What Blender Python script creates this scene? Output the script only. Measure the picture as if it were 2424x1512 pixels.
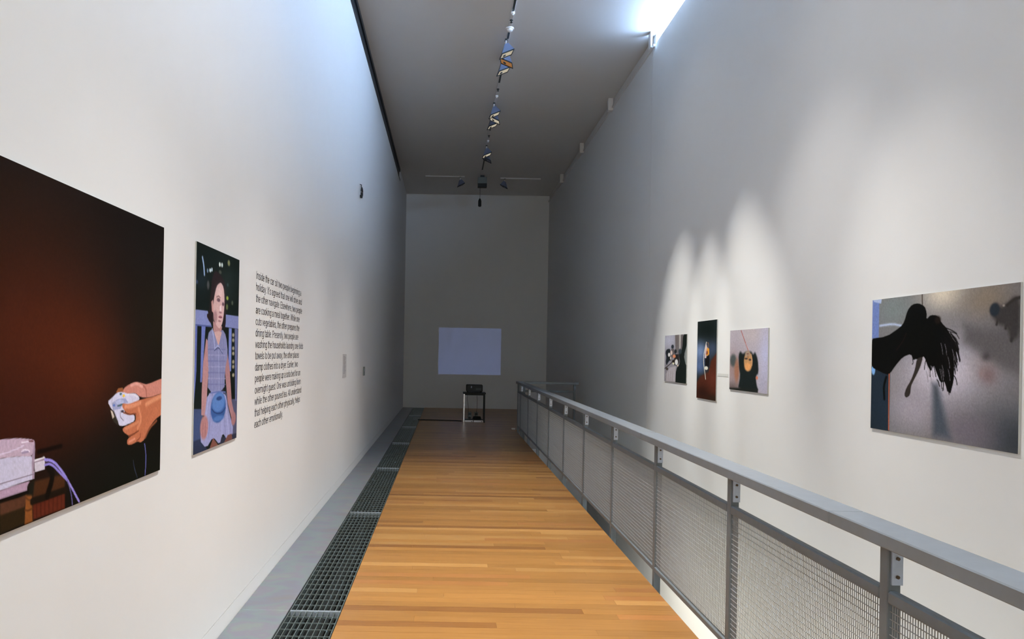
import bpy, bmesh, math, random, json
import numpy as np
from mathutils import Vector, Matrix
random.seed(7)
for o in list(bpy.data.objects): bpy.data.objects.remove(o)
C = bpy.context.scene.collection
S = bpy.context.scene
PI = math.pi

# ---------------------------------------------------------------- camera
ROLL = 0.0175
cd = bpy.data.cameras.new('camera'); cam = bpy.data.objects.new('camera', cd); C.objects.link(cam)
cd.sensor_width = 36; cd.lens = 26.0
cd.shift_x = (1212 - 1058) / 2424; cd.shift_y = (834 - 756) / 2424
cd.clip_start = 0.05; cd.clip_end = 200
cr, sr = math.cos(ROLL), math.sin(ROLL)
cam.matrix_world = Matrix(((cr, -sr, 0, 0), (0, 0, -1, 0), (sr, cr, 0, 1.56), (0, 0, 0, 1)))
S.camera = cam

# ---------------------------------------------------------------- colour management, world
S.view_settings.view_transform = 'Standard'; S.view_settings.look = 'None'
S.view_settings.exposure = 0.17; S.view_settings.gamma = 1.0; S.view_settings.use_curve_mapping = False
w = bpy.data.worlds.new('world'); S.world = w; w.use_nodes = True
bg = w.node_tree.nodes['Background']; bg.inputs[0].default_value = (0.62, 0.8, 1.0, 1); bg.inputs[1].default_value = 0.2

# ---------------------------------------------------------------- lamps
def spot(name, loc, target, power, size, blend, col=(1, .95, .88), radius=.06):
    l = bpy.data.lights.new(name, 'SPOT'); l.energy = power; l.color = col
    l.spot_size = math.radians(size); l.spot_blend = blend; l.shadow_soft_size = radius
    o = bpy.data.objects.new(name, l); C.objects.link(o); o.location = loc
    o.rotation_euler = (Vector(target) - Vector(loc)).to_track_quat('-Z', 'Y').to_euler()
    return o
def area(name, loc, rot, sx, sy, power, col):
    l = bpy.data.lights.new(name, 'AREA'); l.shape = 'RECTANGLE'; l.size = sx; l.size_y = sy; l.energy = power; l.color = col
    o = bpy.data.objects.new(name, l); C.objects.link(o); o.location = loc; o.rotation_euler = rot
    return o
TX = 0.775          # the ceiling track runs along the hall at this x
# wall washers on the near run of the track (above the frame): left wall, then right wall
G_ = dict(washA=118, washB=98, downA=1050, downB=640, q4=416, q4b=253, beam3=710, lower=42, rear_fill=121, right9=42, rightD=21)
for y in (-0.4, 1.4): spot('wash_left', (TX, y, 5.80), (-1.2, y + .2, 1.3), G_['washA'], 85, 1.0, (1, .985, .965))
for y in (2.7, 4.2): spot('wash_left', (TX, y, 5.80), (-1.2, y + .2, 1.3), G_['washB'], 74, 1.0)
spot('wash_right', (TX, 5.0, 5.80), (2.8, 5.2, 1.3), G_['right9'], 84, 1.0)
spot('wash_right', (TX, 8.4, 5.80), (2.8, 8.6, 2.6), G_['rightD'], 90, 1.0)
# picture spots on the right wall
spot('picture_spot', (TX, 5.0, 5.75), (2.8, 4.15, .6), G_['q4'], 36, 1.0)
spot('picture_spot', (TX, 5.3, 5.75), (2.8, 5.6, .9), G_['q4b'], 44, 1.0)
spot('picture_spot', (TX, 7.60, 5.75), (2.8, 6.80, 1.35), G_['beam3'], 27, 1.0, (1, .96, .88), .03)
spot('picture_spot', (TX, 7.92, 5.75), (2.8, 7.95, 1.45), G_['beam3'], 22, 1.0, (1, .96, .88), .03)
spot('picture_spot', (TX, 8.25, 5.75), (2.8, 9.10, 1.25), G_['beam3'], 27, 1.0, (1, .96, .88), .03)
# unseen downlights added to brighten the floor boards
for y in (2.6, 4.6): spot('floor_fill', (TX, y, 5.80), (.45, y + .3, 0), G_['downA'], 60, 1.0)
for y in (6.6, 8.6): spot('floor_fill', (TX, y, 5.80), (.45, y + .3, 0), G_['downB'], 60, 1.0)
# lamps of the lower level, under the floor slab
for y in (1.6, 3.4, 5.2, 7.0, 8.4):
    spot('lower_level_lamp', (1.55, y, -1.0), (2.8, y, -1.5), G_['lower'], 150, 1.0, (1, .93, .80))
# unseen area light added behind the camera to fill the hall
area('rear_fill_area', (0.8, -4.2, 3.4), (math.radians(90), 0, 0), 3.6, 4.6, G_['rear_fill'], (1, .90, .72))
PANE_STRENGTH = 122.0; PANE_COLOR = (.44, .64, 1.0)

# projector beam: a spot lamp masked to a slide-shaped rectangle
def projector_beam(loc):
    l = bpy.data.lights.new('projector_beam', 'SPOT'); l.energy = 100; l.spot_size = math.radians(64); l.spot_blend = 0; l.shadow_soft_size = .004
    o = bpy.data.objects.new('projector_beam', l); C.objects.link(o); o.location = loc; o.rotation_euler = (math.radians(90), 0, 0)
    l.use_nodes = True; nt = l.node_tree; N = nt.nodes; K = nt.links.new
    em = [n for n in N if n.type == 'EMISSION'][0]
    tc = N.new('ShaderNodeTexCoord'); sp = N.new('ShaderNodeSeparateXYZ'); K(tc.outputs['Normal'], sp.inputs[0])
    def m(op, a, b=None):
        n = N.new('ShaderNodeMath'); n.operation = op
        for i, v in enumerate((a, b)):
            if v is None: continue
            if isinstance(v, (int, float)): n.inputs[i].default_value = v
            else: K(v, n.inputs[i])
        return n.outputs[0]
    az = m('ABSOLUTE', sp.outputs[2]); x = m('DIVIDE', sp.outputs[0], az); y = m('DIVIDE', sp.outputs[1], az)
    mx = m('LESS_THAN', m('ABSOLUTE', x), .2296)
    my = m('MULTIPLY', m('GREATER_THAN', y, .0455), m('LESS_THAN', y, .3880))
    mask = m('MULTIPLY', mx, my)
    cb = N.new('ShaderNodeCombineXYZ'); K(x, cb.inputs[0]); K(m('MULTIPLY', y, .18), cb.inputs[1])
    nz = N.new('ShaderNodeTexNoise'); nz.inputs['Scale'].default_value = 26; nz.inputs['Detail'].default_value = 2; K(cb.outputs[0], nz.inputs['Vector'])
    rp = N.new('ShaderNodeValToRGB'); K(nz.outputs['Fac'], rp.inputs[0])
    rp.color_ramp.elements[0].position = .3; rp.color_ramp.elements[0].color = (.20, .29, .68, 1)
    rp.color_ramp.elements[1].position = .72; rp.color_ramp.elements[1].color = (.30, .42, .98, 1)
    K(rp.outputs[0], em.inputs['Color']); K(mask, em.inputs['Strength'])
projector_beam((0.64, 16.96, 0.775))

# ---------------------------------------------------------------- materials
def mat(name, col, rough=.6, metal=0, noise=0, nscale=30, bump=0, spec=.5, attr=None, coords='pos'):
    m = bpy.data.materials.new(name); m.use_nodes = True; nt = m.node_tree; b = nt.nodes['Principled BSDF']; K = nt.links.new
    b.inputs['Roughness'].default_value = rough; b.inputs['Metallic'].default_value = metal; b.inputs['Specular IOR Level'].default_value = spec
    b.inputs['Base Color'].default_value = (*col, 1)
    if noise or bump:
        g = nt.nodes.new('ShaderNodeNewGeometry'); n = nt.nodes.new('ShaderNodeTexNoise'); n.inputs['Scale'].default_value = nscale; n.inputs['Detail'].default_value = 4
        K(g.outputs['Position'], n.inputs['Vector'])
        if noise:
            mx = nt.nodes.new('ShaderNodeMix'); mx.data_type = 'RGBA'; K(n.outputs['Fac'], mx.inputs['Factor'])
            mx.inputs['A'].default_value = (*[c * (1 - noise) for c in col], 1); mx.inputs['B'].default_value = (*[min(1, c * (1 + noise)) for c in col], 1)
            K(mx.outputs['Result'], b.inputs['Base Color'])
        if bump:
            bp = nt.nodes.new('ShaderNodeBump'); bp.inputs['Strength'].default_value = bump; bp.inputs['Distance'].default_value = .002
            K(n.outputs['Fac'], bp.inputs['Height']); K(bp.outputs['Normal'], b.inputs['Normal'])
    return m
WALL = mat('wall_paint', (.79, .80, .79), .9, 0, .012, 5, .12, .2)
CEIL = mat('ceiling_paint', (.74, .735, .71), .92, 0, .012, 4, .08, .2)
SKIRT = mat('skirting_paint', (.765, .775, .765), .85, 0, .01, 5, .05, .3)
DARKSTEEL = mat('dark_steel', (.012, .020, .026), .45, .3, .2, 14)
CONCRETE = mat('slab_concrete', (.42, .40, .37), .9, 0, .1, 6, .3)
PITDARK = mat('trench_black', (.004, .006, .006), .9)
GALV = mat('galvanised_bar', (.125, .16, .16), .42, .5, .25, 40)
EDGEBAR = mat('galvanised_edge', (.52, .60, .68), .4, .6, .2, 40)
RAILSTEEL = mat('railing_grey_paint', (.138, .163, .178), .5, .05, .12, 25, .05)
HANDRAIL = mat('handrail_grey', (.19, .208, .222), .48, .25, .10, 18, .08)
ZINC = mat('zinc_bracket', (.50, .56, .66), .35, .6, .12, 60)
BOLT = mat('bolt_brown', (.10, .065, .04), .5, .5)
MESHWIRE = mat('mesh_wire', (.29, .305, .31), .5, .2, .1, 50)
BOARD = mat('print_board', (.50, .50, .47), .6, 0, .02, 20)
LETTER = mat('vinyl_letter', (.15, .145, .15), .7)
LAMPBODY = mat('lamp_housing_blue_grey', (.20, .245, .36), .4, .25, .05, 30)
LAMPRIM = mat('lamp_rim_dark', (.018, .03, .034), .5)
TRACKW = mat('track_white', (.70, .695, .68), .6)
TRACKD = mat('track_dark', (.02, .032, .03), .5)
BLACK = mat('black_plastic', (.007, .011, .011), .5, 0, .2, 30, 0, .3)
LITCHROME = mat('lit_leg_chrome', (.62, .66, .74), .25, .85)
SILVER = mat('silver_panel', (.55, .55, .58), .4, .4, .05, 40)
GREYGREEN = mat('speaker_grey', (.16, .19, .18), .6)
WHITEP = mat('white_plastic', (.75, .74, .70), .4)
LABELP = mat('label_film', (.30, .29, .31), .5)
CLEAR = mat('label_card', (.60, .60, .60), .6)
CAPTION = mat('caption_print', (.64, .65, .63), .7)

def node_wood(name):
    m = bpy.data.materials.new(name); m.use_nodes = True; nt = m.node_tree; N = nt.nodes; K = nt.links.new; b = N['Principled BSDF']
    at = N.new('ShaderNodeAttribute'); at.attribute_name = 'tint'
    g = N.new('ShaderNodeNewGeometry'); mp = N.new('ShaderNodeMapping'); mp.inputs['Scale'].default_value = (2.2, 60, 8); K(g.outputs['Position'], mp.inputs[0])
    n = N.new('ShaderNodeTexNoise'); n.inputs['Scale'].default_value = 1.6; n.inputs['Detail'].default_value = 5; K(mp.outputs[0], n.inputs['Vector'])
    rp = N.new('ShaderNodeValToRGB'); K(n.outputs['Fac'], rp.inputs[0])
    rp.color_ramp.elements[0].position = .25; rp.color_ramp.elements[0].color = (.78, .74, .70, 1)
    rp.color_ramp.elements[1].position = .75; rp.color_ramp.elements[1].color = (1.12, 1.13, 1.15, 1)
    mx = N.new('ShaderNodeMix'); mx.data_type = 'RGBA'; mx.blend_type = 'MULTIPLY'; mx.inputs['Factor'].default_value = 1
    K(at.outputs['Color'], mx.inputs['A']); K(rp.outputs[0], mx.inputs['B']); K(mx.outputs['Result'], b.inputs['Base Color'])
    b.inputs['Roughness'].default_value = .33; b.inputs['Specular IOR Level'].default_value = .32
    return m
WOOD = node_wood('matai_floorboard')
def node_plate():
    m = bpy.data.materials.new('galvanised_sheet'); m.use_nodes = True; nt = m.node_tree; N = nt.nodes; K = nt.links.new; b = N['Principled BSDF']
    g = N.new('ShaderNodeNewGeometry'); mp = N.new('ShaderNodeMapping'); mp.inputs['Scale'].default_value = (2.2, 3.2, 1); K(g.outputs['Position'], mp.inputs[0])
    n = N.new('ShaderNodeTexNoise'); n.inputs['Scale'].default_value = 1.25; n.inputs['Detail'].default_value = 3; K(mp.outputs[0], n.inputs['Vector'])
    rp = N.new('ShaderNodeValToRGB'); K(n.outputs['Fac'], rp.inputs[0]); cr_ = rp.color_ramp
    cr_.elements[0].position = .30; cr_.elements[0].color = (.26, .255, .255, 1); cr_.elements[1].position = .72; cr_.elements[1].color = (.31, .28, .265, 1)
    for p, c in ((.42, (.25, .26, .31, 1)), (.50, (.245, .30, .30, 1)), (.58, (.275, .265, .31, 1)), (.64, (.27, .31, .295, 1))):
        e = cr_.elements.new(p); e.color = c
    K(rp.outputs[0], b.inputs['Base Color']); b.inputs['Metallic'].default_value = .55; b.inputs['Roughness'].default_value = .42
    return m
PLATE = node_plate()
def node_print():
    m = bpy.data.materials.new('photographic_print'); m.use_nodes = True; nt = m.node_tree; b = nt.nodes['Principled BSDF']
    at = nt.nodes.new('ShaderNodeAttribute'); at.attribute_name = 'ink'; nt.links.new(at.outputs['Color'], b.inputs['Base Color'])
    b.inputs['Roughness'].default_value = .6; b.inputs['Specular IOR Level'].default_value = .03
    return m
PRINT = node_print()
def node_glow(name, col, st):
    m = bpy.data.materials.new(name); m.use_nodes = True; nt = m.node_tree; nt.nodes.remove(nt.nodes['Principled BSDF'])
    e = nt.nodes.new('ShaderNodeEmission'); e.inputs[0].default_value = (*col, 1); e.inputs[1].default_value = st
    nt.links.new(e.outputs[0], nt.nodes['Material Output'].inputs[0]); return m
REFLECT = node_glow('dimmed_lamp_cream', (1, .88, .66), .45)
AMBER = node_glow('dimmed_lamp_amber', (1, .46, .16), .27)
SKYPANE = node_glow('daylit_clerestory_glazing', PANE_COLOR, PANE_STRENGTH)

# ---------------------------------------------------------------- mesh helpers
class MB:
    def __init__(s): s.v = []; s.f = []
    def quadmesh(s, v, f):
        k = len(s.v); s.v += [tuple(p) for p in v]; s.f += [tuple(i + k for i in q) for q in f]; return s
    def box(s, x0, x1, y0, y1, z0, z1):
        return s.quadmesh([(x0, y0, z0), (x1, y0, z0), (x1, y1, z0), (x0, y1, z0), (x0, y0, z1), (x1, y0, z1), (x1, y1, z1), (x0, y1, z1)],
            [(0, 3, 2, 1), (4, 5, 6, 7), (0, 1, 5, 4), (1, 2, 6, 5), (2, 3, 7, 6), (3, 0, 4, 7)])
    def cbox(s, x0, x1, y0, y1, z0, z1, c=.004):
        # box with a chamfer along every edge
        X, Y, Z = (x0, x1), (y0, y1), (z0, z1); cx, cy, cz = (x0 + x1) / 2, (y0 + y1) / 2, (z0 + z1) / 2
        bm = bmesh.new(); bmesh.ops.create_cube(bm, size=1)
        for v in bm.verts: v.co = Vector((cx + v.co.x * (x1 - x0), cy + v.co.y * (y1 - y0), cz + v.co.z * (z1 - z0)))
        bmesh.ops.bevel(bm, geom=list(bm.edges), offset=c, segments=1, affect='EDGES'); bm.verts.index_update()
        s.quadmesh([v.co[:] for v in bm.verts], [[v.index for v in f.verts] for f in bm.faces]); bm.free(); return s
    def hexa(s, bot, top):
        return s.quadmesh(list(bot) + list(top), [(3, 2, 1, 0), (4, 5, 6, 7), (0, 1, 5, 4), (1, 2, 6, 5), (2, 3, 7, 6), (3, 0, 4, 7)])
    def tube(s, pts, r, n=8, closed=False):
        pts = [Vector(p) for p in pts]; k = len(s.v); m = len(pts)
        for i, p in enumerate(pts):
            a = pts[(i - 1) % m] if (closed or i > 0) else p; b = pts[(i + 1) % m] if (closed or i < m - 1) else p
            t = (b - a).normalized(); u = t.orthogonal().normalized() if abs(t.z) > .95 else t.cross(Vector((0, 0, 1))).normalized(); v = t.cross(u)
            for j in range(n): s.v.append(tuple(p + r * (math.cos(2 * PI * j / n) * u + math.sin(2 * PI * j / n) * v)))
        for i in range(m if closed else m - 1):
            i2 = (i + 1) % m
            for j in range(n): s.f.append((k + i * n + j, k + i * n + (j + 1) % n, k + i2 * n + (j + 1) % n, k + i2 * n + j))
        if not closed: s.f.append(tuple(k + j for j in range(n))[::-1]); s.f.append(tuple(k + (m - 1) * n + j for j in range(n)))
        return s
    def lathe(s, prof, cx, cy, n=20):
        k = len(s.v); m = len(prof)
        for r, z in prof:
            for j in range(n): s.v.append((cx + r * math.cos(2 * PI * j / n), cy + r * math.sin(2 * PI * j / n), z))
        for i in range(m - 1):
            for j in range(n): s.f.append((k + i * n + j, k + i * n + (j + 1) % n, k + (i + 1) * n + (j + 1) % n, k + (i + 1) * n + j))
        s.f.append(tuple(k + j for j in range(n))[::-1]); s.f.append(tuple(k + (m - 1) * n + j for j in range(n))); return s
    def mesh(s, name):
        me = bpy.data.meshes.new(name); me.from_pydata(s.v, [], s.f); me.update()
        bm = bmesh.new(); bm.from_mesh(me); bmesh.ops.recalc_face_normals(bm, faces=bm.faces); bm.to_mesh(me); bm.free()
        return me
def link(name, me, m=None, parent=None, loc=(0, 0, 0)):
    if m is not None and not me.materials: me.materials.append(m)
    o = bpy.data.objects.new(name, me); C.objects.link(o); o.location = loc
    if parent is not None: o.parent = parent
    return o
def obj(name, mb, m, parent=None, loc=(0, 0, 0)): return link(name, mb.mesh(name), m, parent, loc)
def thing(name, label, cat, loc=(0, 0, 0), group=None):
    o = bpy.data.objects.new(name, None); C.objects.link(o); o.location = loc; o.empty_display_size = .1
    o['label'] = label; o['category'] = cat
    if group: o['group'] = group
    return o
def tag(o, label, cat, group=None):
    o['label'] = label; o['category'] = cat
    if group: o['group'] = group
    return o
def struct(name, mb, m):
    o = obj(name, mb, m); o['kind'] = 'structure'; return o

# ---------------------------------------------------------------- the hall: walls, ceiling, floor
LX, RX, BY, FY, CZ = -1.213, 2.80, 20.78, -4.6, 6.0
VOIDX, VOIDY = 1.425, 15.12        # the floor's open edge beside the railing and the void's far end
LOWZ = -2.9
struct('wall_left', MB().box(LX - .25, LX, FY, BY, .094, 5.70).box(LX - .25, LX, 18.0, BY, 5.70, 6.2), WALL)
struct('baseboard_left', MB().box(LX - .25, LX - .0005, FY, BY, -.35, .090), SKIRT)
struct('trim_1', MB().box(LX - .25, LX - .02, FY, 18.0, 5.705, 6.2).box(LX - .02, LX + .004, FY, 17.99, 5.705, 5.74).box(LX - .02, LX + .004, FY, 17.99, 5.93, 5.998), DARKSTEEL)
wr = struct('wall_right', MB().box(RX, RX + .10, FY, 10.318, LOWZ, 5.865).box(RX, RX + .10, 10.322, BY, LOWZ, 5.865).box(RX + .02, RX + .12, 10.30, 10.34, LOWZ, 5.8), WALL)
struct('wall_back', MB().box(LX - .25, 3.6, BY, BY + .25, LOWZ, 6.4), WALL)
struct('wall_front', MB().box(LX - .25, 3.6, FY - .25, FY, LOWZ, 6.4), WALL)
struct('ceiling', MB().box(LX + .003, 3.6, FY, BY, CZ, CZ + .2), CEIL)
# clerestory behind the head of the right wall: a long daylit pane, open up to y = 10.2, boarded beyond
wn = struct('window_1', MB().box(2.95, 2.958, FY + .05, 10.12, 5.42, 5.990), SKYPANE)
obj('window_frame', MB().box(2.93, 2.98, FY + .05, 10.12, 5.36, 5.42).box(2.93, 2.98, 10.12, 10.17, 5.36, 5.99), DARKSTEEL, wn)
struct('trim_2', MB().box(RX + .01, RX + .05, 10.20, BY, 5.866, CZ - .001).box(RX + .05, 3.10, 10.20, 10.24, 5.36, CZ - .001).box(3.05, 3.10, FY, 10.2, 5.30, CZ - .001).box(RX + .10, 3.10, FY, BY, 5.28, 5.355), CEIL)
tr3 = struct('trim_3', MB().box(2.775, 2.80, 10.20, BY, 5.83, 5.862), CEIL)
fin0 = MB().box(2.712, 2.795, 0, .10, 5.79, CZ - .001).mesh('fin')
fin1 = MB().box(2.708, 2.730, 0, .12, 5.775, CZ - .001).mesh('fin')
link('fin', fin1, SKIRT, tr3, (0, 10.10, 0))
for y in (12.77, 15.50, 18.2): link('fin', fin0, SKIRT, tr3, (0, y, 0))

# floor: slab, boards, cover plates over the heating trench
PX0, PX1 = -1.210, -.915
GX0, GX1 = -.913, -.609
FX0 = -.605
fl = struct('floor', MB().box(FX0, VOIDX, FY, BY, -.38, -.022).box(VOIDX, RX, VOIDY, BY, -.38, -.022), CONCRETE)
struct('trim_4', MB().box(LX - .2, FX0 - .0005, FY, BY, -.45, -.36).box(FX0 - .03, FX0 - .0005, FY, BY, -.36, -.06).box(LX, LX + .03, FY, BY, -.36, -.012).box(GX0 - .03, GX0 - .008, FY, BY, -.36, -.012), PITDARK)
struct('floor_lower', MB().box(VOIDX - .3, RX, FY, BY, LOWZ - .1, LOWZ), CONCRETE)
struct('wall_void', MB().box(VOIDX - .3, VOIDX - .06, FY, BY, LOWZ, -.38).box(VOIDX, RX, VOIDY, VOIDY + .2, LOWZ, -.38), WALL)

def tinted(mb, tints, name):
    me = mb.mesh(name); a = me.color_attributes.new('tint', 'FLOAT_COLOR', 'POINT')
    a.data.foreach_set('color', np.array([(*t, 1) for t in tints for _ in range(8)], dtype=np.float32).ravel()); return me
def board_tint():
    r = random.random(); k = random.gauss(1, .07)
    base = (.292, .139, .036) if r < .62 else (.37, .192, .057) if r < .80 else (.213, .093, .025) if r < .93 else (.312, .136, .039)
    return tuple(max(.02, c * k) for c in base)
PW = .085
rows = int((BY - FY - .01) / PW); singles = 0; far = MB(); far_t = []; near_rows = 3.2
for r in range(rows):
    y0 = BY - .004 - (r + 1) * PW; x0 = FX0 + .001; xe = VOIDX - .002 if y0 < VOIDY - PW else RX - .003
    cuts = [x0]; x = x0 + random.uniform(.35, 1.9)
    while x < xe - .25: cuts.append(x); x += random.uniform(.7, 2.1)
    cuts.append(xe)
    for a, b in zip(cuts, cuts[1:]):
        dz = random.uniform(-.0003, 0)
        B = (a + .0004, b - .0004, y0 + .0003, y0 + PW - .0003, -.0218, dz); t = board_tint()
        if 3.2 < y0 < 11.6 and singles < 299:
            link('plank', tinted(MB().box(*B), [t], 'plank'), WOOD, fl); singles += 1
        else: far.box(*B); far_t.append(t)
fp = link('planks_beyond', tinted(far, far_t, 'planks_beyond'), WOOD, fl); fp['kind'] = 'stuff'

GY = [-3.86, -1.09, 1.67, 4.43, 7.17, 9.93, 12.69, 15.45, 18.21, BY - .006]
for a, b in zip(GY, GY[1:]):
    obj('cover_plate', MB().cbox(PX0, PX1 - .006, a + .0012, b - .0012, -.012, 0, .0015), PLATE, fl)
# galvanised grating panels: edge frame, bearing bars along the hall, cross rods
bars = {}
for gi, (a, b) in enumerate(zip(GY[2:], GY[3:])):
    L = round(b - a, 2)
    lab = ['nearest steel grating panel in the floor, cut off by the photo bottom edge', 'long steel grating panel second from the camera, nearest whole one beside the boards', 'steel grating panel third from the camera, left of the glossy boards',
       'steel grating panel fourth from the camera along the left wall', 'steel grating panel fifth from the camera, in the dim part of the hall', 'dark steel grating panel sixth from the camera, just before the floor cable', 'farthest dark steel grating panel, against the end wall'][gi]
    g = thing('floor_grating', lab, 'grating', ((GX0 + GX1) / 2, a, 0), 'gratings over the floor trench')
    hw = (GX1 - GX0) / 2
    if L not in bars:
        bars[L] = (MB().box(-hw + .001, hw - .001, -.003, .003, -.044, -.001).mesh('end_bar'), MB().box(-.0025, .0025, .009, L - .009, -.040, -.0012).mesh('side_bar'),
                   MB().box(-.0022, .0022, .009, L - .009, -.030, -.002).mesh('bearing_bar'), MB().box(-hw + .006, hw - .006, -.003, .003, -.008, -.0015).mesh('cross_rod'))
    ef, sb, bb, rd = bars[L]
    for y in (.006, L - .006): link('end_bar', ef, EDGEBAR, g, (0, y, 0))
    for x in (-hw + .0035, hw - .0035): link('side_bar', sb, GALV, g, (x, 0, 0))
    for k in range(8): link('bearing_bar', bb, GALV, g, (-hw + (k + 1) * 2 * hw / 9, 0, 0))
    n = int(round(L / .10))
    for k in range(1, n): link('cross_rod', rd, GALV, g, (0, k * L / n, 0))

# ---------------------------------------------------------------- railing along the void
rl = thing('railing', 'long grey steel railing with wire mesh panels beside the open stairwell', 'railing', (1.45, 0, 0))
def ro(name, mb, m, parent=rl, loc=(0, 0, 0), shift=True):
    o = obj(name, mb, m, parent, loc)
    return o
RO = -1.45   # railing is built about x = 1.45
BAY = 1.336; P0 = 2.412; RY0 = -.3; REND = 15.03
def rx(x): return x + RO
seams = [RY0, 2.73, 5.40, 8.07, 10.74, 13.41, 15.09]
for a, b in zip(seams, seams[1:]): obj('handrail', MB().cbox(rx(1.42), rx(1.552), a + .001, b - .001, .952, 1.0, .004), HANDRAIL, rl)
post_ys = [P0 + BAY * k for k in range(-2, 10)] + [REND]
pm = MB().cbox(rx(1.45), rx(1.494), 0, .046, -.30, .951, .003).mesh('post')
brm = MB().box(rx(1.460), rx(1.496), -.007, -.0005, .828, .945).box(rx(1.455), rx(1.530), -.055, -.0005, .945, .9515).mesh('bracket')
bom = MB().tube([(rx(1.478), -.012, 0), (rx(1.478), -.006, 0)], .006, 8).mesh('bolt')
for y in post_ys:
    link('post', pm, RAILSTEEL, rl, (0, y, 0))
    if y < REND - .1:
        bk = link('bracket', brm, ZINC, rl, (0, y, 0))
        for z in (.855, .915): link('bolt', bom, BOLT, bk, (0, 0, z))
PL = BAY - .046
midm = MB().cbox(rx(1.449), rx(1.480), .0005, PL - .0005, .766, .810, .006).mesh('middle_rail')
lowm = MB().cbox(rx(1.449), rx(1.476), .0005, PL - .0005, .078, .112, .004).mesh('bottom_rail')
def wire_mesh(L):
    mb = MB(); x = rx(1.461); d = .00125
    n = int(L / .0128)
    for k in range(1, n): y = k * L / n; mb.box(x - d, x + d, y - d, y + d, .112, .767)
    for k in range(1, 26): z = .112 + k * .655 / 26; mb.box(x - .0035, x - .001, .001, L - .001, z - d, z + d)
    return mb.mesh('wire_mesh')
wmm = wire_mesh(PL)
for y in post_ys[:-2]:
    link('middle_rail', midm, RAILSTEEL, rl, (0, y + .046, 0)); link('bottom_rail', lowm, RAILSTEEL, rl, (0, y + .046, 0))
    o = link('wire_mesh', wmm, MESHWIRE, rl, (0, y + .046, 0)); o['kind'] = 'stuff'
ly = post_ys[-2] + .046; LL = REND - ly
obj('middle_rail', MB().cbox(rx(1.449), rx(1.480), ly + .0005, REND - .0005, .766, .810, .006), RAILSTEEL, rl)
obj('bottom_rail', MB().cbox(rx(1.449), rx(1.476), ly + .0005, REND - .0005, .078, .112, .004), RAILSTEEL, rl)
o = link('wire_mesh', wire_mesh(LL), MESHWIRE, rl, (0, ly, 0)); o['kind'] = 'stuff'
# the short return across the void's far end
rt = thing('end_railing', 'short grey railing across the far end of the stairwell, meeting the right wall', 'railing', (2.0, 15.05, 0))
def ex(x): return x - 2.0
obj('handrail', MB().cbox(ex(1.555), ex(2.68), -.06, .06, .952, 1.0, .004), HANDRAIL, rt)
for x in (1.56, 2.585): obj('post', MB().cbox(ex(x), ex(x + .046), -.02, .02, -.20, .951, .003), RAILSTEEL, rt)
obj('middle_rail', MB().cbox(ex(1.607), ex(2.584), -.014, .014, .785, .825, .004), RAILSTEEL, rt)
obj('bottom_rail', MB().cbox(ex(1.607), ex(2.584), -.014, .014, .09, .125, .004), RAILSTEEL, rt)

# ---------------------------------------------------------------- photographs on the walls
def lin(c):
    c = np.asarray(c, float) / 255; return np.where(c <= .04045, c / 12.92, ((c + .055) / 1.055) ** 2.4)
def seg_dist(px, py, x0, y0, x1, y1):
    dx, dy = x1 - x0, y1 - y0; t = np.clip(((px - x0) * dx + (py - y0) * dy) / max(1e-9, dx * dx + dy * dy), 0, 1)
    return np.hypot(px - x0 - t * dx, py - y0 - t * dy)
def paint(ops, W, H, nu, nv, white):
    u, v = np.meshgrid(np.linspace(0, W, nu), np.linspace(0, H, nv)); img = np.zeros((nv, nu, 3))
    for op in ops:
        k = op[0]; col = np.array(op[1], float)
        if k == 'B': img[:] = col; continue
        if k == 'G':
            _, _, amp, cx, cy, rx_, ry_ = op; a = amp * np.exp(-(((u - cx) / rx_) ** 2 + ((v - cy) / ry_) ** 2))
        elif k == 'E':
            _, _, soft, cx, cy, rx_, ry_ = op; d = np.hypot((u - cx) / max(rx_, 1), (v - cy) / max(ry_, 1)); a = np.clip((1 + soft / 2 - d) / soft, 0, 1); a = a * a * (3 - 2 * a)
        else:
            soft = op[2]; P = op[-1]; xs, ys = P[0::2], P[1::2]; n = len(xs)
            d = np.full(u.shape, 1e9); ins = np.zeros(u.shape, bool)
            for i in range(n if k == 'P' else n - 1):
                j = (i + 1) % n; d = np.minimum(d, seg_dist(u, v, xs[i], ys[i], xs[j], ys[j]))
                if k == 'P' and ys[i] != ys[j]:
                    ins ^= ((ys[i] > v) != (ys[j] > v)) & (u < (xs[j] - xs[i]) * (v - ys[i]) / (ys[j] - ys[i]) + xs[i])
            if k == 'P': sd = np.where(ins, d, -d)
            else: sd = op[3] / 2 - d
            a = np.clip(.5 + sd / max(soft, .5), 0, 1); a = a * a * (3 - 2 * a)
        img = img * (1 - a[..., None]) + col * a[..., None]
    rs = np.random.RandomState(3); gr_ = rs.normal(0, 1, (nv, nu)); gr_ = (gr_ + np.roll(gr_, 1, 0) + np.roll(gr_, 1, 1) + np.roll(gr_, -1, 0)) / 4
    img = img * (1 + .05 * gr_[..., None])
    return np.clip(lin(np.clip(img, 0, 255)) / lin(np.array(white)) * .80, 0, .9)
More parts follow.
